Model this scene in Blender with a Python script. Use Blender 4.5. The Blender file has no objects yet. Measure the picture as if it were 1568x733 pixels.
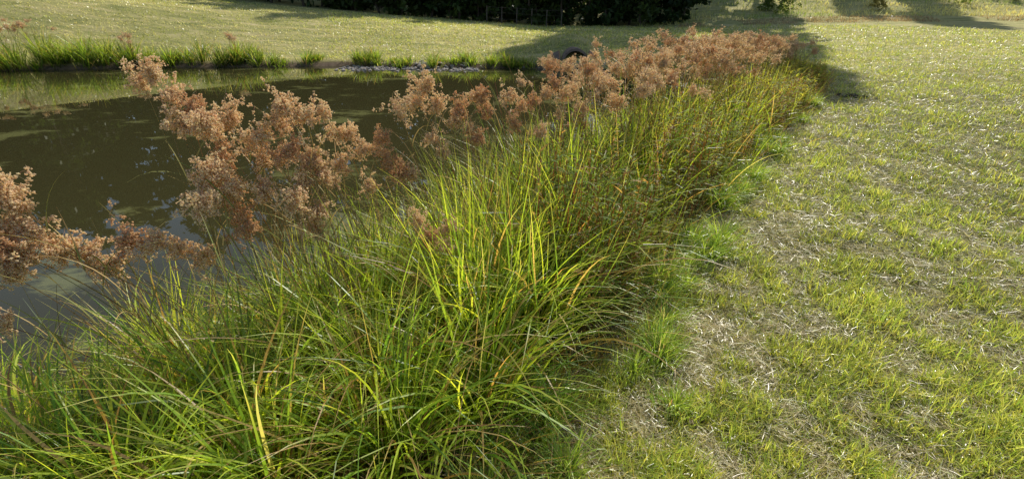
import bpy, math, bmesh
import numpy as np
from mathutils import Vector
rng=np.random.default_rng(11)
scene=bpy.context.scene
COL=scene.collection
rad=math.radians
# ------------------------------------------------------------------ helpers
def vnoise(x,y,seed=0):
    xi=np.floor(x).astype(np.int64); yi=np.floor(y).astype(np.int64)
    xf=x-xi; yf=y-yi
    u=xf*xf*(3-2*xf); v=yf*yf*(3-2*yf)
    def h(a,b):
        n=(a*374761393+b*668265263+seed*1442695041)&0xffffffff
        n=((n^(n>>13))*1274126177)&0xffffffff
        n=(n^(n>>16))&0xffffffff
        return n/4294967295.0
    a=h(xi,yi); b=h(xi+1,yi); c=h(xi,yi+1); d=h(xi+1,yi+1)
    return (a*(1-u)+b*u)*(1-v)+(c*(1-u)+d*u)*v
def fbm(x,y,seed=0,o=3):
    s=0; a=.5; t=0
    for i in range(o):
        s=s+a*vnoise(x*2**i,y*2**i,seed+i*7); t+=a; a*=.5
    return s/t
def sm(a,b,x):
    t=np.clip((x-a)/(b-a),0,1); return t*t*(3-2*t)

def mk(name,verts,faces,mat,cols=None,smooth=False,parent=None):
    if not isinstance(faces,list): faces=[faces]
    me=bpy.data.meshes.new(name)
    verts=np.asarray(verts,dtype=np.float32)
    me.vertices.add(len(verts)); me.vertices.foreach_set("co",verts.ravel())
    lv=np.concatenate([f.ravel() for f in faces]).astype(np.int32)
    tot=np.concatenate([np.full(len(f),f.shape[1],dtype=np.int32) for f in faces])
    st=np.concatenate([[0],np.cumsum(tot)[:-1]]).astype(np.int32)
    me.loops.add(len(lv)); me.loops.foreach_set("vertex_index",lv)
    me.polygons.add(len(tot)); me.polygons.foreach_set("loop_start",st)
    if cols is not None:
        a=me.color_attributes.new("Col","FLOAT_COLOR","POINT")
        c=np.ones((len(verts),4),dtype=np.float32); c[:,:3]=cols
        a.data.foreach_set("color",c.ravel())
    me.polygons.foreach_set("use_smooth",np.full(len(tot),smooth))
    me.update(calc_edges=True); me.validate()
    me.materials.append(mat)
    ob=bpy.data.objects.new(name,me); COL.objects.link(ob)
    if parent: ob.parent=parent
    return ob

class Acc:
    def __init__(s): s.v=[];s.q=[];s.t=[];s.c=[];s.n=0
    def add(s,v,f,c):
        s.v.append(v); s.c.append(np.broadcast_to(c,v.shape)); 
        (s.q if f.shape[1]==4 else s.t).append(f+s.n); s.n+=len(v)
    def make(s,name,mat,smooth=False,parent=None):
        fs=[]
        if s.q: fs.append(np.concatenate(s.q))
        if s.t: fs.append(np.concatenate(s.t))
        return mk(name,np.concatenate(s.v),fs,mat,np.concatenate(s.c),smooth,parent)

def ribbons(base,az,L,lean,bend,w,K,c0,c1,c2=None,curl=0.0,twist=0.6,r=rng,p=1.4,floor=True):
    N=len(base); s=np.linspace(0,1,K+1)
    th=lean[:,None]+bend[:,None]*s[None,:]**p
    a=az[:,None]+np.asarray(curl).reshape(-1,1)*s[None,:]
    thm=(th[:,1:]+th[:,:-1])/2; am=(a[:,1:]+a[:,:-1])/2; ds=(L/K)[:,None]
    z3=np.zeros((N,1))
    X=np.hstack([z3,np.cumsum(np.sin(thm)*np.cos(am)*ds,1)])+base[:,0:1]
    Y=np.hstack([z3,np.cumsum(np.sin(thm)*np.sin(am)*ds,1)])+base[:,1:2]
    Z=np.hstack([z3,np.cumsum(np.cos(thm)*ds,1)])
    if floor: Z=np.maximum(Z,0.004)
    Z=Z+base[:,2:3]
    tw=r.uniform(-twist,twist,N)[:,None]
    prof=np.clip(1-s**2.2,0.06,1)*(0.75+0.25*np.minimum(1,s*4))
    hw=.5*w[:,None]*prof[None,:]
    sx=-np.sin(a+tw)*hw; sy=np.cos(a+tw)*hw
    sz=hw*np.sin(tw)*.5
    V=np.empty((N,K+1,2,3))
    V[:,:,0,0]=X-sx;V[:,:,1,0]=X+sx;V[:,:,0,1]=Y-sy;V[:,:,1,1]=Y+sy;V[:,:,0,2]=Z-sz;V[:,:,1,2]=Z+sz
    i=np.arange(N)[:,None]*(2*(K+1))+np.arange(K)[None,:]*2
    F=np.stack([i,i+1,i+3,i+2],-1).reshape(-1,4)
    c0=np.broadcast_to(c0,(N,3)); c1=np.broadcast_to(c1,(N,3))
    if c2 is None: c2=c1
    c2=np.broadcast_to(c2,(N,3))
    ss=s[None,:,None]
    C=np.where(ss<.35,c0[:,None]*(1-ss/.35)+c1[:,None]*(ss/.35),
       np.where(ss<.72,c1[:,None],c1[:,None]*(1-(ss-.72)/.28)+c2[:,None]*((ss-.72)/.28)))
    C=np.repeat(C[:,:,None,:],2,2)
    return V.reshape(-1,3),F,C.reshape(-1,3)

def tubes(P,rad_,sides,c):
    N,M,_=P.shape
    T=np.gradient(P,axis=1); T/=np.linalg.norm(T,axis=2,keepdims=True)+1e-9
    ref=np.zeros_like(T); ref[...,0]=1; 
    ref[np.abs(T[...,0])>.8]=[0,1,0]
    A=np.cross(T,ref); A/=np.linalg.norm(A,axis=2,keepdims=True)+1e-9
    B=np.cross(T,A)
    an=np.arange(sides)*2*np.pi/sides
    V=P[:,:,None,:]+rad_[:,:,None,None]*(A[:,:,None,:]*np.cos(an)[None,None,:,None]+B[:,:,None,:]*np.sin(an)[None,None,:,None])
    n=np.arange(N)[:,None,None]*M*sides; m=np.arange(M-1)[None,:,None]*sides; k=np.arange(sides)[None,None,:]; k2=(k+1)%sides
    F=np.stack([n+m+k,n+m+k2,n+m+sides+k2,n+m+sides+k],-1).reshape(-1,4)
    c=np.asarray(c)
    if c.ndim==2: c=np.repeat(c,M*sides,0)
    return V.reshape(-1,3),F,c

def colvar(base,N,va=.25,hue=.12,r=rng):
    b=np.asarray(base); f=1+r.normal(0,va,(N,1)).clip(-.6,.9)
    h=1+r.normal(0,hue,(N,3))
    return np.clip(b*f*h,.004,.9)
def lerpc(a,b,t): 
    t=np.asarray(t)[:,None]; return np.asarray(a)*(1-t)+np.asarray(b)*t
# ------------------------------------------------------------------ terrain
Epl=np.array([(-3.6,.25),(-1.3,.65),(-.1,1.15),(.5,2.1),(1.1,2.9),(2.0,4.3),(2.9,5.5),(4.2,7.1),(5.7,9.0),(7.0,11.0),(7.6,12.6)])
Spl=np.array([(-4.6,1.2),(-2.7,1.8),(-1.5,2.5),(-.75,3.3),(-.1,4.2),(.8,5.6),(1.7,6.9),(2.9,8.6),(4.3,10.4),(5.6,12.2),(6.4,13.4)])
pond=np.array([(-12,-2.5),(-7,.2),(-4.8,1.35),(-2.9,2.0),(-1.7,2.65),(-.95,3.45),(-.3,4.4),(.6,5.75),(1.5,7.05),(2.7,8.75),(4.1,10.6),(5.4,12.4),(6.0,13.6),(5.6,14.9),(4.4,15.8),(2.9,16.6),(1.4,17.5),(-1.5,18.0),(-3.2,17.6),(-4.2,18.1),(-6.6,18.5),(-9.2,18.2),(-13,18.1),(-17.6,17.2),(-30,14),(-42,5),(-34,-8),(-20,-9)])
def sdf(x,y):
    d=np.full(x.shape,1e9); ins=np.zeros(x.shape,bool); n=len(pond)
    for i in range(n):
        ax,ay=pond[i]; bx,by=pond[(i+1)%n]
        ex,ey=bx-ax,by-ay
        t=np.clip(((x-ax)*ex+(y-ay)*ey)/(ex*ex+ey*ey),0,1)
        d=np.minimum(d,(x-ax-t*ex)**2+(y-ay-t*ey)**2)
        c=((ay>y)!=(by>y))&(x<(bx-ax)*(y-ay)/((by-ay) if by!=ay else 1e-9)+ax)
        ins^=c
    d=np.sqrt(d); return np.where(ins,-d,d)
def H(x,y):
    x=np.asarray(x,float); y=np.asarray(y,float)
    sd=sdf(x,y)+ (vnoise(x*1.3,y*1.3,3)-.5)*.25
    C=np.interp(x,[-60,-40,-26,-19,-12,-3,2,9,20],[3.2,3.0,2.2,1.6,1.0,.35,.05,0,0])
    wf=sm(13.0,16.5,y)*1.0
    near=-.55+.55*sm(-.15,1.35,sd)
    u=np.clip(sd/7.5,0,1)
    far=-.55+.10*np.clip(sd/.25,0,1)+(C+.45)*(u*.55+.45*u*u*(3-2*u))
    out=near*(1-wf)+far*wf
    z=np.where(sd>0,out,-.55-np.minimum(.6,.35*np.abs(sd)))
    z=z+sm(33,50,y)*sm(2,12,x)*2.9+sm(50,90,y)*5.0
    z=z+sm(14,32,y)*sm(8,22,x)*.45
    z=z+sm(32.2,33.2,y+.05*x+.4*np.sin(x*.4))*sm(8,14,x)*.20
    z=z+.70*np.exp(-((x-2.25)**2/1.8+(y-20.3)**2/1.3))
    z=z+np.where(sd>.2,(fbm(x*.8,y*.8,5)-.5)*.07+(fbm(x*3,y*3,9)-.5)*.04,0)
    return z
n=560
uu=np.linspace(-1,1,n)
gx=1.5+np.sinh(uu*6.2)*(260/np.sinh(6.2)); gy=3.0+np.sinh(uu*6.2)*(260/np.sinh(6.2))
GX,GY=np.meshgrid(gx,gy,indexing='ij')
GZ=H(GX,GY)
V=np.stack([GX,GY,GZ],-1).reshape(-1,3)
i=(np.arange(n-1)[:,None]*n+np.arange(n-1)[None,:])
F=np.stack([i,i+n,i+n+1,i+1],-1).reshape(-1,4)
# ------------------------------------------------------------------ materials
def nodes(name):
    m=bpy.data.materials.new(name); m.use_nodes=True; nt=m.node_tree; nt.nodes.clear()
    out=nt.nodes.new("ShaderNodeOutputMaterial"); return m,nt,out
def noise(nt,scale,detail=6,coord=None,rough=.6):
    nn=nt.nodes.new("ShaderNodeTexNoise"); nn.inputs["Scale"].default_value=scale; nn.inputs["Detail"].default_value=detail; nn.inputs["Roughness"].default_value=rough
    if coord is not None: nt.links.new(coord,nn.inputs["Vector"])
    return nn
def ramp(nt,fac,stops):
    r=nt.nodes.new("ShaderNodeValToRGB"); e=r.color_ramp.elements
    while len(e)<len(stops): e.new(.5)
    for k,(p,c) in enumerate(stops): e[k].position=p; e[k].color=(*c,1) if len(c)==3 else c
    nt.links.new(fac,r.inputs[0]); return r
def mix(nt,f,a,b):
    m=nt.nodes.new("ShaderNodeMix"); m.data_type='RGBA'
    if isinstance(f,float): m.inputs[0].default_value=f
    else: nt.links.new(f,m.inputs[0])
    for s,i in ((a,6),(b,7)):
        if isinstance(s,tuple): m.inputs[i].default_value=(*s,1)
        else: nt.links.new(s,m.inputs[i])
    return m.outputs[2]
def foliage(name,trans=.45,rough=.42,spec=.4,tcol=(1.5,1.55,.7),gain=1.0):
    m,nt,out=nodes(name)
    at=nt.nodes.new("ShaderNodeAttribute"); at.attribute_name="Col"
    gm_=nt.nodes.new("ShaderNodeVectorMath"); gm_.operation='MULTIPLY'; nt.links.new(at.outputs["Color"],gm_.inputs[0]); gm_.inputs[1].default_value=(gain,gain,gain)
    b=nt.nodes.new("ShaderNodeBsdfPrincipled"); nt.links.new(gm_.outputs[0],b.inputs["Base Color"])
    b.inputs["Roughness"].default_value=rough; b.inputs["Specular IOR Level"].default_value=spec
    t=nt.nodes.new("ShaderNodeBsdfTranslucent")
    vm=nt.nodes.new("ShaderNodeVectorMath"); vm.operation='MULTIPLY'; nt.links.new(gm_.outputs[0],vm.inputs[0]); vm.inputs[1].default_value=tcol
    mn=nt.nodes.new("ShaderNodeVectorMath"); mn.operation='MINIMUM'; nt.links.new(vm.outputs[0],mn.inputs[0]); mn.inputs[1].default_value=(.95,.95,.95)
    nt.links.new(mn.outputs[0],t.inputs["Color"])
    ms=nt.nodes.new("ShaderNodeMixShader"); ms.inputs[0].default_value=trans
    nt.links.new(b.outputs[0],ms.inputs[1]); nt.links.new(t.outputs[0],ms.inputs[2]); nt.links.new(ms.outputs[0],out.inputs[0])
    return m
M_blade=foliage("sedge_blade",.6,.38,.6,(1.68,1.62,.6),2.95)
M_lawn=foliage("lawn_blade",.45,.34,.9,(1.5,1.42,.9),3.15)
M_head=foliage("woolly_seed_head",.65,.9,.05,(1.03,1.01,.98),1.0)
M_leaf=foliage("tree_leaf",.3,.5,.2)
M_scrub=foliage("scrub_leaf",.5,.6,.15,(1.7,1.55,.7),2.8)
M_stem=foliage("stem",.2,.5,.2,(1,1,1),2.4)
def simple(name,col,rough=.8,col2=None,scale=6,bump=.3):
    m,nt,out=nodes(name); b=nt.nodes.new("ShaderNodeBsdfPrincipled"); b.inputs["Roughness"].default_value=rough
    tc=nt.nodes.new("ShaderNodeTexCoord"); nn=noise(nt,scale,8,tc.outputs["Object"])
    r=ramp(nt,nn.outputs[0],[(.3,col),(.7,col2 or tuple(c*.6 for c in col))]); nt.links.new(r.outputs[0],b.inputs["Base Color"])
    bp=nt.nodes.new("ShaderNodeBump"); bp.inputs["Strength"].default_value=bump; bp.inputs["Distance"].default_value=.02
    nt.links.new(nn.outputs[0],bp.inputs["Height"]); nt.links.new(bp.outputs[0],b.inputs["Normal"])
    nt.links.new(b.outputs[0],out.inputs[0]); return m
M_bark=simple("bark",(.10,.075,.05),.9,(.04,.03,.022),5)
M_conc=simple("weathered_concrete",(.26,.18,.13),.9,(.13,.095,.065),7)
M_rock=simple("rock",(.40,.35,.29),.85,(.24,.2,.16),5)
M_soil_shade=simple("soil_and_pipe_shade",(.04,.03,.02),.95,(.015,.012,.008),30,.8)  # real soil on the clods; painted shade inside the culvert pipe
M_post=simple("weathered_wood",(.16,.13,.10),.9,(.08,.06,.05),9)
M_ground,nt,out=nodes("grassy_ground")
b=nt.nodes.new("ShaderNodeBsdfPrincipled"); b.inputs["Roughness"].default_value=.9; b.inputs["Specular IOR Level"].default_value=.1
geo=nt.nodes.new("ShaderNodeNewGeometry"); pos=geo.outputs["Position"]
n2=noise(nt,7,8,pos,.7); n3=noise(nt,60,5,pos,.7)
g1=ramp(nt,n2.outputs[0],[(.3,(.05,.05,.02)),(.5,(.17,.17,.06)),(.72,(.38,.33,.17))])
g2=ramp(nt,n3.outputs[0],[(.3,(.04,.037,.018)),(.55,(.19,.18,.07)),(.75,(.42,.36,.2))])
gm=mix(nt,.5,g1.outputs[0],g2.outputs[0])
sx=nt.nodes.new("ShaderNodeSeparateXYZ"); nt.links.new(pos,sx.inputs[0])
mr=nt.nodes.new("ShaderNodeMapRange"); mr.inputs[1].default_value=8; mr.inputs[2].default_value=17; nt.links.new(sx.outputs[1],mr.inputs[0])
mp=nt.nodes.new("ShaderNodeMapping"); mp.inputs["Scale"].default_value=(.25,1.6,1.6); nt.links.new(pos,mp.inputs[0])
n4=noise(nt,1.6,8,mp.outputs[0],.7)
fr=ramp(nt,n4.outputs[0],[(.34,(.24,.27,.08)),(.52,(.54,.49,.18)),(.68,(.78,.64,.34))])
far=mix(nt,.22,fr.outputs[0],g2.outputs[0])
gg=mix(nt,mr.outputs[0],gm,far)
mz=nt.nodes.new("ShaderNodeMapRange"); mz.inputs[1].default_value=-.36; mz.inputs[2].default_value=-.46; nt.links.new(sx.outputs[2],mz.inputs[0])
mud=ramp(nt,n2.outputs[0],[(.3,(.08,.055,.035)),(.7,(.22,.16,.10))])
fin=mix(nt,mz.outputs[0],gg,mud.outputs[0])
nt.links.new(fin,b.inputs["Base Color"])
bp=nt.nodes.new("ShaderNodeBump"); bp.inputs["Strength"].default_value=.7; bp.inputs["Distance"].default_value=.04
ad=nt.nodes.new("ShaderNodeMath"); ad.operation='ADD'; nt.links.new(n2.outputs[0],ad.inputs[0]); nt.links.new(n3.outputs[0],ad.inputs[1])
nt.links.new(ad.outputs[0],bp.inputs["Height"]); nt.links.new(bp.outputs[0],b.inputs["Normal"]); nt.links.new(b.outputs[0],out.inputs[0])
mk("ground",V,F,M_ground,None,True)
# water
M_water,nt,out=nodes("pond_water")
b=nt.nodes.new("ShaderNodeBsdfPrincipled"); b.inputs["IOR"].default_value=1.35
geo=nt.nodes.new("ShaderNodeNewGeometry"); pos=geo.outputs["Position"]
mp=nt.nodes.new("ShaderNodeMapping"); mp.inputs["Scale"].default_value=(.5,1.0,1); nt.links.new(pos,mp.inputs[0])
a1=noise(nt,.8,8,mp.outputs[0],.72)
am=ramp(nt,a1.outputs[0],[(.56,(0,0,0)),(.62,(1,1,1))])
wc=mix(nt,am.outputs[0],(.046,.042,.016),(.14,.14,.05)); nt.links.new(wc,b.inputs["Base Color"])
rr=nt.nodes.new("ShaderNodeMapRange"); rr.inputs[3].default_value=.01; rr.inputs[4].default_value=.08; nt.links.new(am.outputs[0],rr.inputs[0]); nt.links.new(rr.outputs[0],b.inputs["Roughness"])
w1=noise(nt,1.6,2,pos,.45); bp=nt.nodes.new("ShaderNodeBump"); bp.inputs["Strength"].default_value=.03; bp.inputs["Distance"].default_value=.05
nt.links.new(w1.outputs[0],bp.inputs["Height"]); nt.links.new(bp.outputs[0],b.inputs["Normal"]); nt.links.new(b.outputs[0],out.inputs[0])
bpy_pts=[]
npn=len(pond)
for k in range(npn):
    p0=pond[k-1];p1=pond[k];p2=pond[(k+1)%npn]
    d=p2-p0; nrm=np.array([-d[1],d[0]]); nrm/=np.linalg.norm(nrm)
    q=p1+nrm*.35
    if sdf(np.array([q[0]]),np.array([q[1]]))[0]<0: q=p1-nrm*.35
    bpy_pts.append((q[0],q[1],-.55))
me=bpy.data.meshes.new("pond_water"); me.from_pydata(bpy_pts,[],[list(range(npn))]); me.materials.append(M_water)
COL.objects.link(bpy.data.objects.new("pond_water",me))
# ------------------------------------------------------------------ lawn
def Ex(y): return np.interp(y,Epl[:,1],Epl[:,0])
G=dict(green=(.08,.12,.02),green2=(.155,.17,.032),straw=(.30,.265,.175),straw2=(.15,.12,.07))
def lawn():
    A=Acc()
    def pts(N,rmin,rmax,a0,a1,rc):
        u=rng.random(N); lo=math.log(1+(rmin/rc)**2); hi=math.log(1+(rmax/rc)**2)
        r=rc*np.sqrt(np.exp(lo+u*(hi-lo))-1)
        a=rng.uniform(rad(a0),rad(a1),N)
        x=r*np.sin(a); y=r*np.cos(a); return x,y,r
    x,y,r=pts(500000,.75,34,-20,75,2.4)
    off=x-Ex(y)
    ok=((off>-.12+.3*(fbm(x*2,y*2,31)-.5))|(y>12.6))&(y>.2)
    x,y,r=x[ok],y[ok],r[ok]
    sd=sdf(x,y); ok=sd>.25; x,y,r=x[ok],y[ok],r[ok]
    off=x-Ex(np.minimum(y,12.6)); N=len(x)
    z=H(x,y)
    patch=fbm(x*.9,y*.9,41,4); fine=fbm(x*7,y*7,47,3); big=fbm(x*2.3,y*2.3,61,3)
    edge=np.exp(-(np.clip(off,0,9)/.75)**2)
    dens=sm(.30,.66,fine*.7+patch*.15+big*.15)
    strawp=np.clip(.37+.75*(.5-dens)+.36*edge*(fine<.57)+.14*sm(.45,.7,fbm(x*.7,y*.7,53)),.10,.85)
    isS=rng.random(N)<strawp
    g=~isS
    sc=1+r/7.0
    k=g; n_=k.sum(); B=np.stack([x[k],y[k],z[k]-.004],1)
    c=lerpc(G['green'],G['green2'],rng.random(n_))*(0.7+.7*patch[k][:,None])
    yel=rng.random(n_)<.36; c[yel]=c[yel]*np.array([1.9,1.4,1.7])
    c*=1+rng.normal(0,.22,(n_,1)).clip(-.5,.6)
    Lk=(.028+.055*dens[k]**1.5)*rng.uniform(.5,1.6,n_)*(1+r[k]/40)
    lean=np.abs(rng.normal(.45,.45,n_)); bend=rng.uniform(.1,1.4,n_)
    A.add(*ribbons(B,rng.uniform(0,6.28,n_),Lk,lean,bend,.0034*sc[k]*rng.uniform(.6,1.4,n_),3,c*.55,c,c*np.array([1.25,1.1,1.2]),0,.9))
    k=isS; n_=k.sum(); B=np.stack([x[k],y[k],z[k]+rng.uniform(.0,.028,n_)],1)
    c=lerpc(G['straw'],G['straw2'],rng.random(n_)); c*=1+rng.normal(0,.3,(n_,1)).clip(-.7,.6); c=np.minimum(c,.29)
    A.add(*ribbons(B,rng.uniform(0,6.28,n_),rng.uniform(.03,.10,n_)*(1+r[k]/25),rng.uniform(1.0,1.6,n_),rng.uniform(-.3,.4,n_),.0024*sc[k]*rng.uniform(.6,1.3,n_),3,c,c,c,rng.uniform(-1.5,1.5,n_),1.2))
    A.make("lawn_grass",M_lawn)
    A=Acc()
    N=80000; x=rng.uniform(-34,12,N); y=rng.uniform(15,34,N); sd=sdf(x,y); ok=(sd>.5)&~((np.abs(x-2.25)<.6)&(y<19.2)); x,y=x[ok],y[ok]; N=len(x)
    z=H(x,y); p=fbm(x*.35,y*1.5,71,4)
    c=lerpc((.12,.135,.03),(.30,.25,.11),sm(.38,.62,p+rng.normal(0,.08,N)))*(1+rng.normal(0,.25,(N,1)).clip(-.5,.5))
    A.add(*ribbons(np.stack([x,y,z-.01],1),rng.uniform(0,6.28,N),rng.uniform(.05,.13,N),rng.uniform(.2,.9,N),rng.uniform(.1,.9,N),rng.uniform(.012,.03,N),2,c*.7,c,c*1.1,0,1.0))
    A.make("embankment_grass",M_lawn)
lawn()
# ------------------------------------------------------------------ sedge belt
def belt(t,v):
    tt=np.arange(len(Epl))
    return (np.interp(t,tt,Epl[:,0])*(1-v)+np.interp(t,tt,Spl[:,0])*v, np.interp(t,tt,Epl[:,1])*(1-v)+np.interp(t,tt,Spl[:,1])*v)
def hs_at(t): return np.interp(t,[0,1,2,3,4,5,6,7,8,9,10],[.5,.58,.72,.90,.96,.86,.76,.66,.55,.46,.38])
SA=Acc()
def clump(A,cx,cy,Nb,hs,spread=.12,col=None,leanm=.32,w=.0085,rr=1,K=8,azb=None,deadp=.15):
    az=rng.uniform(0,6.28,Nb) if azb is None else rng.normal(azb,.9,Nb)
    d=np.abs(rng.normal(0,spread,Nb)); a2=az+rng.normal(0,.8,Nb)
    bx=cx+np.cos(a2)*d; by=cy+np.sin(a2)*d; bz=np.maximum(H(bx,by),-.56)
    L=hs*rng.uniform(.5,1.18,Nb)
    lean=np.abs(rng.normal(leanm*.35,.16,Nb))+d*.8; bend=np.clip(rng.normal(leanm*3.6,.6,Nb),.05,2.7)
    c=col if col is not None else lerpc((.06,.105,.018),(.13,.165,.024),rng.random(Nb))
    c=c*(1+rng.normal(0,.28,(Nb,1)).clip(-.65,.7))
    dead=rng.random(Nb)<deadp; c=np.where(dead[:,None],lerpc((.30,.22,.11),(.16,.09,.04),rng.random(Nb))*rng.uniform(.5,1.1,(Nb,1)),c)
    tip=np.where((rng.random(Nb)<.35)[:,None],np.array([.28,.22,.08]),c*1.25)
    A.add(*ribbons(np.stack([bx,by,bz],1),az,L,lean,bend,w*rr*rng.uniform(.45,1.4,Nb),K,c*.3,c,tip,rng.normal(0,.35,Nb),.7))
for t0,t1,num,Nb,K,rr in [(0,2,48,105,8,1.1),(2,4,52,120,8,1.05),(4,6,54,110,7,1.15),(6,8,58,95,6,1.35),(8,10,58,80,5,1.6)]:
    for j in range(num):
        t=rng.uniform(t0,t1); v=rng.uniform(.12,.98)
        cx,cy=belt(t,v); 
        if math.hypot(cx,cy)<1.05: continue
        edge=.75+.25*min(1,v/.35)
        hs=hs_at(t)*1.12*edge*rng.uniform(.65,1.15)
        g=rng.random()
        base=lerpc((.036,.07,.014),(.15,.185,.024),np.clip(rng.normal(g,.25,Nb),0,1))
        if t>5.0: base=base*(np.array([1,1,1])+np.array([.6,.12,.5])*min(1,(t-5.0)/3)*rng.random())
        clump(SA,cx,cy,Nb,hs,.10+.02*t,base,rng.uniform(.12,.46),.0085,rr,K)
for cx,cy,hs in [(-1.35,1.05,.75),(-.85,1.1,.8),(-.45,1.25,.85),(-1.8,1.2,.65),(-.15,1.45,.85),(-1.1,1.4,.8),(-.6,1.6,.9),(-2.2,1.45,.55),(-.2,1.9,.95),(-2.6,1.3,.5),(.15,2.1,.9),(.4,2.6,.95),(-1.5,1.7,.7)]:
    clump(SA,cx,cy,165,hs,.08,lerpc((.05,.095,.016),(.17,.20,.024),rng.random(165)),.40,.0108)
N=24000; t=rng.uniform(0,10,N); v=rng.uniform(-.05,1.0,N); x,y=belt(t,v); z=np.maximum(H(x,y),-.54)
ok=np.hypot(x,y)>.9; x,y,z=x[ok],y[ok],z[ok]; N=len(x)
c=lerpc((.18,.12,.055),(.04,.026,.014),rng.random(N))
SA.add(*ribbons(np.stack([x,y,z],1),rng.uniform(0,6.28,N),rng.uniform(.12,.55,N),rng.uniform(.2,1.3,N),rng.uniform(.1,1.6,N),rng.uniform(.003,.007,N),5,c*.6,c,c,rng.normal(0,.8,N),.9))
SA.make("sedge_grass_clump",M_blade)
A=Acc()
for cx,cy,hs in [(.1,1.3,.22),(.25,1.55,.26),(.0,1.15,.2),(.62,2.25,.24),(.75,2.5,.3),(.55,2.0,.2),(1.25,2.95,.26),(1.4,3.15,.3),(1.75,3.8,.28),(2.1,4.3,.3),(2.3,4.7,.3),(3.0,5.6,.28),(3.4,6.0,.26),(1.0,2.8,.2),(4.3,7.2,.25),(5.2,8.3,.25)]:
    for q in range(4):
        c=lerpc((.08,.135,.02),(.15,.19,.03),rng.random(220))
        clump(A,cx+rng.normal(0,.12),cy+rng.normal(0,.14),220,hs*rng.uniform(.6,1.2),.06,c,.35,.0038,1+cy/6,5,None,.06)
A.make("fringe_grass_tuft",M_lawn)
# ------------------------------------------------------------------ broad-leaf forbs
def forbs(A,x,y,h,sc,cg):
    N=len(x); z=np.maximum(H(x,y),-.54); az=rng.uniform(0,6.28,N); ln=np.abs(rng.normal(.18,.14,N))
    top=np.stack([x+np.cos(az)*np.sin(ln)*h,y+np.sin(az)*np.sin(ln)*h,z+np.cos(ln)*h],1); b=np.stack([x,y,z],1)
    s=np.linspace(0,1,4)[None,:,None]; Pp=b[:,None]*(1-s)+top[:,None]*s
    cs=colvar((.12,.065,.03),N)
    A.add(*tubes(Pp,sc[:,None]*np.linspace(.0028,.0012,4)[None,:],3,cs))
    nl=26
    si=np.linspace(.2,1,nl)[None,:]+rng.normal(0,.02,(N,nl))
    Bl=(b[:,None]*(1-si[...,None])+top[:,None]*si[...,None]).reshape(-1,3); M=len(Bl)
    scl=np.repeat(sc,nl)
    c=np.repeat(cg,nl,0)*(1+rng.normal(0,.25,(M,1)).clip(-.5,.6))
    A.add(*ribbons(Bl,rng.uniform(0,6.28,M),rng.uniform(.035,.075,M)*scl**.5,rng.uniform(.6,1.4,M),rng.uniform(.2,1.2,M),rng.uniform(.006,.012,M)*scl**.6,3,c,c,c*1.1,0,.8,floor=False))
A=Acc()
N=2200; t=rng.uniform(3.0,10,N); v=np.clip(rng.beta(1.2,3.0,N),0,1); x,y=belt(t,v); ok=fbm(x*1.2,y*1.2,91)>.42; x,y,t=x[ok],y[ok],t[ok]; N=len(x)
cg=lerpc((.05,.08,.018),(.18,.17,.03),rng.random(N)*np.clip((t-2)/4,.3,1))
br=rng.random(N)<.15; cg[br]=np.array([.16,.10,.045])
forbs(A,x,y,hs_at(t)*rng.uniform(.5,1.02,N),1+.12*t,cg)
A.make("goldenrod_plant",M_scrub)
# ------------------------------------------------------------------ woolgrass seed heads
def head_template(seed,small=False):
    r=np.random.default_rng(seed); P=[];lines=[]
    nr=11 if small else 15
    for i in range(nr):
        az=r.uniform(0,6.28); L=r.uniform(.02,.14); th=r.uniform(.1,.9); K=6
        pts=[np.zeros(3)]
        for k in range(K):
            th2=th+ (k/K)**1.3*r.uniform(.9,1.9)
            d=np.array([math.cos(az)*math.sin(th2),math.sin(az)*math.sin(th2),math.cos(th2)]); pts.append(pts[-1]+d*L/K)
        lines.append(np.array(pts)); e=pts[-1]
        for s in range(4 if small else 6):
            st=pts[r.integers(2,K+1)]
            d=r.normal(0,1,3); d/=np.linalg.norm(d); d[2]-=.4; l=r.uniform(.012,.034)
            q=st+d*l; q[2]-=.010
            lines.append(np.linspace(st,q,K+1))
            m=3 if small else 8
            P.append(q+r.normal(0,.0058 if not small else .008,(m,3)))
    return np.concatenate(P),np.array(lines)
TB=[head_template(100+i) for i in range(9)]; TS=[head_template(200+i,True) for i in range(6)]
OCT=np.array([(1,0,0),(-1,0,0),(0,1,0),(0,-1,0),(0,0,1.5),(0,0,-1.5)],float)
OF=np.array([(0,2,4),(2,1,4),(1,3,4),(3,0,4),(2,0,5),(1,2,5),(3,1,5),(0,3,5)])
HA=Acc(); STA=Acc()
def rotz_tilt(d,spin):
    d=d/np.linalg.norm(d); z=np.array([0,0,1.]); ax=np.cross(z,d); s=np.linalg.norm(ax); c=d[2]
    Rz=np.array([[math.cos(spin),-math.sin(spin),0],[math.sin(spin),math.cos(spin),0],[0,0,1]])
    if s<1e-6: return Rz
    ax/=s; Kx=np.array([[0,-ax[2],ax[1]],[ax[2],0,-ax[0]],[-ax[1],ax[0],0]])
    return (np.eye(3)+s*Kx+(1-c)*Kx@Kx)@Rz
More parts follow.
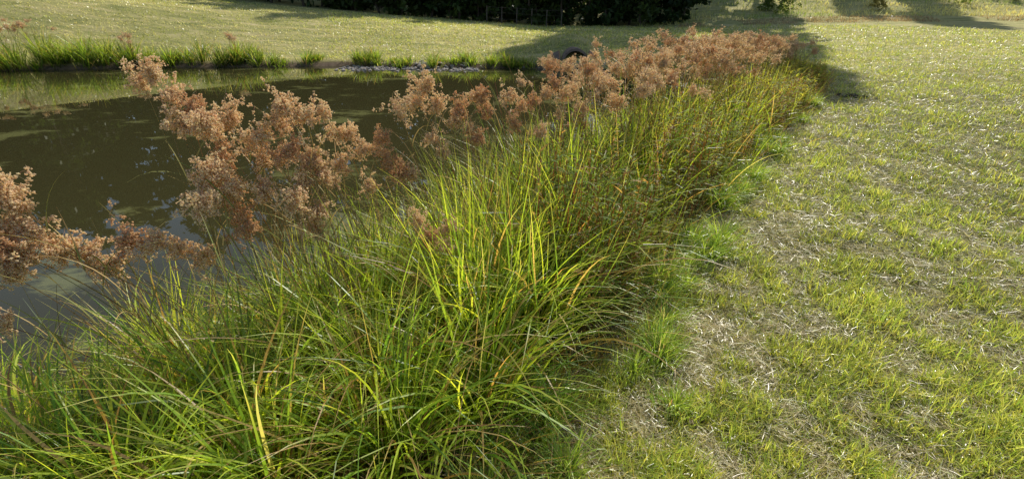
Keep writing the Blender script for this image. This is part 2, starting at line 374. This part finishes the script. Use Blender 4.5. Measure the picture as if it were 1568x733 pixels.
def add_head(p,d,sc,small=False):
    T=(TS if small else TB)[rng.integers(0,6 if small else 9)]
    Rm=rotz_tilt(d,rng.uniform(0,6.28))
    sp=T[0]@Rm.T*sc+p; ln=(T[1].reshape(-1,3)@Rm.T*sc+p).reshape(T[1].shape)
    n=len(sp)
    tint=rng.uniform(0,1)
    base=np.array([.97,.80,.565])*(1-tint)+np.array([.96,.815,.60])*tint
    if rng.random()<.15: base=base*np.array([.86,.78,.70])
    size=(.0036 if not small else .0060)*sc*rng.uniform(.7,1.3,n)
    q=rng.normal(0,1,(n,4)); q/=np.linalg.norm(q,axis=1,keepdims=True); w,xx,yy,zz=q.T
    RR=np.stack([1-2*(yy**2+zz**2),2*(xx*yy-zz*w),2*(xx*zz+yy*w),2*(xx*yy+zz*w),1-2*(xx**2+zz**2),2*(yy*zz-xx*w),2*(xx*zz-yy*w),2*(yy*zz+xx*w),1-2*(xx**2+yy**2)],1).reshape(n,3,3)
    V=np.einsum('nij,kj->nki',RR,OCT)*size[:,None,None]+sp[:,None]
    c=base*(1+rng.normal(0,.12,(n,1)).clip(-.5,0))*(1+rng.normal(0,.02,(n,3)))
    c=np.clip(c,0,.97)
    F=(np.arange(n)[:,None,None]*6+OF[None]).reshape(-1,3)
    HA.add(V.reshape(-1,3),F,np.repeat(c,6,0))
    if not small:
        m=n; idx=rng.integers(0,n,m)
        cc=np.clip(base*rng.uniform(.9,1.0,(m,1)),0,.97)
        HA.add(*ribbons(sp[idx],rng.uniform(0,6.28,m),rng.uniform(.005,.011,m)*sc,rng.uniform(0,3.1,m),rng.normal(0,.8,m),np.full(m,.0013),2,cc,cc,cc,0,.9,floor=False))
    STA.add(*tubes(ln,np.full(ln.shape[:2],.0007*(1 if not small else 1.8)*sc),3,colvar((.28,.19,.11),len(ln))))
def add_stem(b,p,r0=.0028):
    mid=np.array([b[0]*.75+p[0]*.25,b[1]*.75+p[1]*.25,b[2]+(p[2]-b[2])*.62])
    s=np.linspace(0,1,12)[:,None]; c=b*(1-s)**2+2*mid*s*(1-s)+p*s*s
    STA.add(*tubes(c[None],np.linspace(r0,r0*.5,12)[None],4,colvar((.17,.11,.04),1)))
    n=rng.integers(3,6); k=rng.integers(2,10,n); cc=lerpc((.10,.12,.03),(.26,.17,.07),rng.random(n))
    STA.add(*ribbons(c[k],rng.uniform(0,6.28,n),rng.uniform(.2,.45,n),rng.uniform(.2,.6,n),rng.uniform(.6,1.8,n),np.full(n,.0055)*r0/.0026,7,cc,cc,cc*np.array([1.3,1.1,1]),0,.6,floor=False))
    return c[-1]-c[-3]
heads=[(-1.68,2.3,1.35),(-1.54,2.2,1.28),(-1.46,2.2,1.22),(-1.34,2.1,1.14),(-1.49,2.2,1.13),(-1.35,2.3,1.15),(-1.32,2.0,.98),(-1.39,2.0,.9),(-1.27,2.0,.88),(-1.15,2.05,.86),(-1.24,2.0,.71),(-1.38,2.2,.97),(-1.2,2.2,1.08),(-1.14,2.3,1.11),(-1.0,2.3,1.15),(-.9,2.3,1.17),(-.89,2.4,1.06),(-1.05,2.2,1.02),(-.97,2.2,.97),(-1.13,2.2,.97),(-.92,2.2,.87),(-1.0,2.15,.86),(-.94,2.1,.74),(-.89,2.4,.87),
(-.80,2.5,.946),(-.69,2.5,1.0),(-.61,2.6,1.10),(-.67,2.5,.87),(-.57,2.6,.76),(-.80,2.5,.72),(-.49,2.8,1.22),(-.55,2.8,1.13),(-.45,2.9,1.09),(-.47,2.8,.92),(-.42,2.8,.82),(-.35,3.0,.97),(-.28,3.1,.90),(-.19,3.2,1.09),(-.15,3.2,.98),(-.21,3.0,.86),(0,3.5,1.03),(.08,3.5,.965),(.03,3.4,.845),(.17,3.5,1.01),(.22,3.4,.8),(.34,3.8,1.08),(.44,3.8,.98),(.39,3.7,.85),(.57,3.9,.88),(.70,4.1,.92),
(-.475,2.3,.607),(-.43,2.3,.505),(-.34,2.3,.466),(-.33,2.4,.517),(.47,2.4,.305),(.52,2.35,.243),(.49,2.3,.207),
(-1.96,1.7,1.005),(-1.95,1.7,.949),(-2.0,1.7,.862),(-1.93,1.7,.818),(-1.96,1.6,.812),(-1.96,1.65,.74),(-1.885,1.7,.742),(-1.85,1.75,.73),(-1.79,1.75,.68),(-1.76,1.8,.635),(-1.67,1.85,.74),(-1.58,1.85,.707),(-1.52,1.9,.647),(-1.45,1.95,.583),(-2.03,1.5,.523),(-1.99,1.6,.677)]
for k,h in enumerate(heads):
    p0=np.array(h)
    low=50<=k<57; left=k>=57
    if low: b=p0+np.array([rng.uniform(-.15,.15),rng.uniform(.0,.25),0])
    elif left: b=p0+np.array([rng.uniform(.3,.7),rng.uniform(-.15,.25),0])
    else: b=p0+np.array([rng.uniform(.1,.4),rng.uniform(-.35,.1),0])
    b[2]=max(float(H(b[0],b[1])),-.5)
    for q in range(2 if (not low and not left and rng.random()<(.6 if k<24 else .3)) else 1):
        p=p0+(rng.normal(0,.06,3) if q else np.array([0,-.12 if low else 0,.08 if low else .03]))
        d=add_stem(b+np.array([rng.normal(0,.03),rng.normal(0,.03),0]),p)
        d=d/np.linalg.norm(d)+np.array([-.5 if not low else .1,-.1,-.35 if not left else -.5])
        add_head(p,d,(rng.uniform(.85,1.25) if not low else .8))
for j in range(80):
    t=rng.uniform(1.2,5); bx,by=belt(t,rng.uniform(.3,.95)); b=np.array([bx,by,max(float(H(bx,by)),-.5)])
    p=b+np.array([rng.normal(-.15,.15),rng.normal(0,.1),rng.uniform(.8,1.25)*hs_at(t)+.25]); add_stem(b,p,.0022)
for j in range(360):
    t=rng.uniform(4.1,9.9); v=rng.uniform(.25,.95); bx,by=belt(t,v); bz=max(float(H(bx,by)),-.5)
    hz=np.interp(t,[3,4,5,6,7,8,9,10],[1.05,1.10,1.12,1.12,1.05,.93,.78,.56])*rng.uniform(.76,1.08)
    p=np.array([bx+rng.normal(-.08,.15),by+rng.normal(0,.12),hz+rng.normal(0,.04)])
    d=add_stem(np.array([bx,by,bz]),p,.0026*(1+by/12)); d=d/np.linalg.norm(d)+rng.normal(0,.3,3)+np.array([0,0,-.2])
    add_head(p,d,rng.uniform(.85,1.15)*(1.0+.03*t),by>5.0)
HA.make("woolgrass_seed_heads",M_head); STA.make("woolgrass_stems",M_stem)
# ------------------------------------------------------------------ far shore tufts
A=Acc(); 
def shore_tuft(x0,x1,num,h):
    for j in range(num):
        x=rng.uniform(x0,x1); ys=np.linspace(14.0,19.5,90); sdv=sdf(np.full(90,x),ys); k=np.argmax(sdv>rng.uniform(.05,.6)); y=ys[k]
        Nb=120; c=lerpc((.035,.065,.012),(.095,.12,.022),rng.random(Nb))*rng.uniform(.7,1.2)
        clump(A,x,y,Nb,h*rng.uniform(.35,1.25),.17,c,.25,.02,1,4,None,.08)
shore_tuft(-18.5,-15,13,1.05); shore_tuft(-15,-8.5,27,.82); shore_tuft(-8.5,-5.5,7,.42); shore_tuft(-5.5,-3,6,.5); shore_tuft(-3,1.2,16,.42); shore_tuft(-30,-18.5,30,.95)
shore_tuft(3.4,5.2,6,.35)
A.make("shoreline_grass_tufts",M_blade)
HA=Acc(); STA=Acc()
for x,y,h in [(-17.2,17.6,1.35),(-16.8,17.7,1.25),(-17.6,17.5,1.2),(-13.8,18.3,.9),(-10.3,18.6,.95),(-18.6,17.2,1.35)]:
    for q in range(6):
        b=np.array([x+rng.normal(0,.2),y+rng.normal(0,.1),0.]); b[2]=H(b[0],b[1]); p=b+np.array([rng.normal(0,.12),rng.normal(0,.1),h*rng.uniform(.75,1.1)])
        d=add_stem(b,p,.006); add_head(p,np.array([0,0,1])+rng.normal(0,.4,3),1.5,True)
HA.make("distant_woolgrass_seed_heads",M_head); STA.make("distant_woolgrass_stems",M_stem)
# ------------------------------------------------------------------ trees
def crown(A,base,h,rw,nl,ls,cb,conifer=False,zlow=.12,full=False):
    ncl=int(38+h*1.5)
    s=rng.random(ncl)**.8*(1-zlow)+zlow
    if full: s[:10]=rng.uniform(.9,1.0,10)
    env=(1-s)**.75*1.05 if conifer else np.sin(np.pi*np.clip((s-zlow*.6)/(1.02-zlow*.6),0,1)**.8)**.6
    if full: env=np.minimum(1,1.15*(1-s**7)+.25)
    a=rng.uniform(0,6.28,ncl); rr=rw*env*np.sqrt(rng.random(ncl))*.95
    C=np.stack([base[0]+np.cos(a)*rr,base[1]+np.sin(a)*rr,base[2]+s*h*.97],1)
    cr=rw*(.20+.16*rng.random(ncl))*(.55+.45*env)*(1.4 if full else 1)
    idx=rng.integers(0,ncl,nl); g=rng.normal(0,.5,(nl,3)); g[:,2]*=.6
    P=C[idx]+g*cr[idx][:,None]
    u=rng.normal(0,1,(nl,3)); u/=np.linalg.norm(u,axis=1,keepdims=True); w=np.cross(u,rng.normal(0,1,(nl,3))); w/=np.linalg.norm(w,axis=1,keepdims=True)
    sz=ls*rng.uniform(.5,1.2,(nl,1)); V=np.stack([P-u*sz,P-w*sz*.45,P+u*sz,P+w*sz*.45],1).reshape(-1,3)
    F=np.arange(nl*4).reshape(-1,4)
    sh=rng.uniform(.6,1.35,(ncl,1))[idx]; c=np.array(cb)*sh*(1+rng.normal(0,.15,(nl,1)).clip(-.5,.5))
    A.add(V,F,np.repeat(c,4,0)); return C
def trunk(A,base,h,r0,C):
    s=np.linspace(0,1,8); P=np.stack([base[0]+np.cumsum(rng.normal(0,.08,8)),base[1]+np.cumsum(rng.normal(0,.08,8)),base[2]-.2+s*h*.92],1)
    A.add(*tubes(P[None],(r0*(1-s*.85))[None],8,np.array([[.08,.06,.045]])))
    L=[]
    for k in rng.integers(0,len(C),min(16,len(C))):
        z=np.clip(C[k,2]-.12*h,base[2]+.1*h,None); f=(z-base[2])/(h*.92); p0=np.array([np.interp(f,s,P[:,0]),np.interp(f,s,P[:,1]),z]); q=np.linspace(0,1,5)[:,None]
        L.append(p0*(1-q)+C[k]*q)
    A.add(*tubes(np.array(L),np.broadcast_to(np.linspace(r0*.28,r0*.06,5),(len(L),5)),5,np.tile([[.08,.06,.045]],(len(L),1))))
FA=Acc(); FT=Acc()
for j in range(86):
    x=-98+j*1.27+rng.normal(0,.7); y=rng.uniform(57,76); 
    if x>9: continue
    z=float(H(x,y)); h=rng.uniform(20,29); b=(x,y,z)
    cb=[(.035,.06,.015),(.05,.075,.018),(.028,.05,.015)][rng.integers(0,3)]
    C=crown(FA,b,h,rng.uniform(3.0,4.6),2200,.48,cb,rng.random()<.15,.08); trunk(FT,b,h,.3,C)
for j in range(130):
    if j<100: x=-70+j*.84+rng.normal(0,.6); y=rng.uniform(35.5,46)
    else: x=-12+(j-100)*.8+rng.normal(0,.4); y=rng.uniform(33.8,36)+max(0,-x)*.1
    if x>12: continue
    z=float(H(x,y)); h=rng.uniform(3.5,7.5) if j<100 else rng.uniform(2,4.2); b=(x,y,z)
    C=crown(FA,b,h,rng.uniform(1.5,2.6) if j<100 else rng.uniform(1,1.6),1100,.22,[(.03,.055,.014),(.05,.075,.018)][rng.integers(0,2)],False,.02); trunk(FT,b,h,.1,C)
root=bpy.data.objects.new("forest_trees",None); COL.objects.link(root)
FA.make("foliage",M_leaf,False,root); FT.make("trunks",M_bark,True,root)
for (x,y,h,rw) in [(18.6,51.2,29.5,2.4),(17.0,55.5,29,2.6),(22.5,49.2,30.6,2.1),(40,64,28,2.3),(37,66.5,25,1.8)]:
    z=float(H(x,y)); A=Acc(); T=Acc(); C=crown(A,(x,y,z),h,rw,15000,.38,(.04,.065,.016),False,.04,True); trunk(T,(x,y,z),h,.3,C)
    e=bpy.data.objects.new("deciduous_tree",None); COL.objects.link(e); A.make("foliage",M_leaf,False,e); T.make("trunk",M_bark,True,e)
A=Acc()
for j in range(130):
    x=rng.uniform(14,85); y=rng.uniform(35.5,60); z=float(H(x,y)); h=rng.uniform(.5,1.8)
    crown(A,(x,y,z-.1),h,rng.uniform(.5,1.4),380,.11,[(.05,.07,.02),(.11,.10,.04),(.035,.055,.018)][rng.integers(0,3)],False,.02)
A.make("hillside_shrubs",M_scrub)
A=Acc()
N=9000; x=rng.uniform(9,46,N); y=32.6-.05*x-.4*np.sin(x*.4)+rng.normal(0,.45,N); ok=fbm(x*.8,y*.3,88)>.42; x,y=x[ok],y[ok]; N=len(x); z=H(x,y)
c=lerpc((.07,.045,.025),(.18,.13,.07),rng.random(N))
A.add(*ribbons(np.stack([x,y,z],1),rng.uniform(0,6.28,N),rng.uniform(.06,.22,N),rng.uniform(.1,.8,N),rng.uniform(.1,1,N),rng.uniform(.012,.03,N),2,c*.6,c,c,0,.9))
N=50000; x=rng.uniform(8,80,N); y=rng.uniform(33,62,N); z=H(x,y); p=fbm(x*.3,y*.3,77,3)
c=lerpc((.09,.12,.025),(.26,.22,.09),sm(.35,.65,p))*(1+rng.normal(0,.2,(N,1)).clip(-.5,.5))
A.add(*ribbons(np.stack([x,y,z],1),rng.uniform(0,6.28,N),rng.uniform(.12,.35,N),rng.uniform(.1,.6,N),rng.uniform(.1,1,N),rng.uniform(.02,.05,N),2,c*.6,c,c,0,.9))
A.make("rough_meadow_grass",M_lawn)
# ------------------------------------------------------------------ culvert
cx,cy=2.35,18.3; zg=-.62
K=28; an=np.linspace(-.25,np.pi+.25,K); Ro,Ri=.52,.44
def ring(Rr,mitre,back):
    o=[]
    for a in an:
        zz=Rr*math.sin(a); o.append((cx+Rr*math.cos(a),cy+mitre*max(0,zz)+back,zg+.14+zz))
    return o
A4=[ring(Ro,.6,0),ring(Ri,.6,0.01),ring(Ri,0,3.2),ring(Ro,0,3.2)]
def strip(a_,b_,name,mat,e):
    vs=A4[a_]+A4[b_]; mk(name,np.array(vs),np.array([(k,k+1,K+k+1,K+k) for k in range(K-1)]),mat,None,False,e)
e=bpy.data.objects.new("concrete_culvert",None); COL.objects.link(e)
strip(0,1,"pipe_rim",M_conc,e); strip(3,0,"pipe_outer",M_conc,e); strip(1,2,"pipe_interior",M_soil_shade,e)  # pipe bore coloured near-black to paint in its shade, not soil-lined
vv=[(cx,cy+3.1,zg+.14)]+[(p[0],cy+3.1,p[2]) for p in A4[1]]
mk("pipe_shade_cap",np.array(vv),np.array([(0,k+1,k+2) for k in range(K-1)]),M_soil_shade,None,False,e)  # near-black cap closes the bore, painting the shade deep inside
for sgn in (-1,1):
    x0=cx+sgn*.54; x1=cx+sgn*1.0
    P8=np.array([(x0,cy,zg-.15),(x0,cy,zg+.24),(x0+sgn*.02,cy+.75,zg+.56),(x0,cy+.75,zg-.15),(x1,cy-.35,zg-.15),(x1,cy-.35,zg+.10),(x1+sgn*.05,cy+.75,zg+.36),(x1,cy+.75,zg-.15)])
    mk("wing_wall",P8,np.array([(0,1,5,4),(1,2,6,5),(3,2,1,0),(4,5,6,7),(2,3,7,6)]),M_conc,None,False,e)
def rocks(name,pts,mat):
    bm=bmesh.new()
    for (x,y,z,s) in pts:
        r=bmesh.ops.create_icosphere(bm,subdivisions=1,radius=1)
        ax=rng.uniform(.6,1.2,3)*s; ax[2]*=.6; ph=rng.uniform(0,6.28); 
        for v in r['verts']:
            k=1+rng.uniform(-.22,.22); xx,yy,zz=v.co.x*ax[0]*k,v.co.y*ax[1]*k,v.co.z*ax[2]*k
            v.co=(x+xx*math.cos(ph)-yy*math.sin(ph),y+xx*math.sin(ph)+yy*math.cos(ph),z+zz)
    me=bpy.data.meshes.new(name); bm.to_mesh(me); bm.free(); me.materials.append(mat); COL.objects.link(bpy.data.objects.new(name,me))
def Hf(x,y): return float(H(np.array([x]),np.array([y]))[0])
pts=[]
for j in range(320):
    x=rng.uniform(-6.2,-1.2); y=17.9-.22*(x+6.2)*.3+rng.normal(0,.36); z=max(Hf(x,y),-.56)+.01; pts.append((x,y,z,rng.uniform(.03,.10)))
for j in range(40):
    x=cx+rng.normal(0,.8); y=cy-.5+rng.normal(0,.25); pts.append((x,y,max(Hf(x,y),-.56),rng.uniform(.04,.09)))
rocks("shoreline_rocks",pts,M_rock)
pts=[]
for j in range(26):
    x=6.6+rng.normal(0,.14); y=9.35+rng.normal(0,.08); pts.append((x,y,Hf(x,y)+.01,rng.uniform(.03,.07)))
rocks("soil_clods",pts,M_soil_shade)
f=bpy.data.objects.new("wire_fence",None); COL.objects.link(f)
A=Acc(); tops=[]
for k in range(6):
    x=-1.6+k*.95; y=33.0; z=Hf(x,y); A.add(*tubes(np.array([[(x,y,z-.1),(x,y,z+.5),(x+.02,y,z+1.0)]]),np.full((1,3),.035),6,np.array([[.1,.08,.06]]))); tops.append((x,y,z))
A.make("posts",M_post,True,f)
A=Acc()
for hh in (.3,.65,.95): A.add(*tubes(np.array([[(x,y-.05,z+hh) for x,y,z in tops]]),np.full((1,6),.006),4,np.array([[.1,.1,.1]])))
A.make("wires",M_post,True,f)
# ------------------------------------------------------------------ light
az,el=rad(23),rad(38)
S=Vector((math.sin(az)*math.cos(el),math.cos(az)*math.cos(el),math.sin(el)))
sd_=bpy.data.lights.new("sun","SUN"); sd_.energy=5.0; sd_.angle=rad(.5); sd_.color=(1,.95,.85)
so=bpy.data.objects.new("sun",sd_); COL.objects.link(so); so.rotation_euler=(-S).to_track_quat('-Z','Y').to_euler()
w=bpy.data.worlds.new("World"); scene.world=w; w.use_nodes=True; nt=w.node_tree
bg=nt.nodes["Background"]; sk=nt.nodes.new("ShaderNodeTexSky"); sk.sky_type='NISHITA'; sk.sun_disc=False; sk.sun_elevation=el; sk.sun_rotation=az
nt.links.new(sk.outputs[0],bg.inputs[0]); bg.inputs[1].default_value=.115
scene.view_settings.view_transform='Standard'; scene.view_settings.look='None'; scene.view_settings.exposure=0
cam=bpy.data.cameras.new("Camera"); co=bpy.data.objects.new("Camera",cam); COL.objects.link(co)
cam.sensor_width=36; cam.lens=16.5; cam.clip_start=.02; cam.clip_end=1000; co.location=(0,0,1.7); co.rotation_euler=(rad(62.8),0,0); scene.camera=co
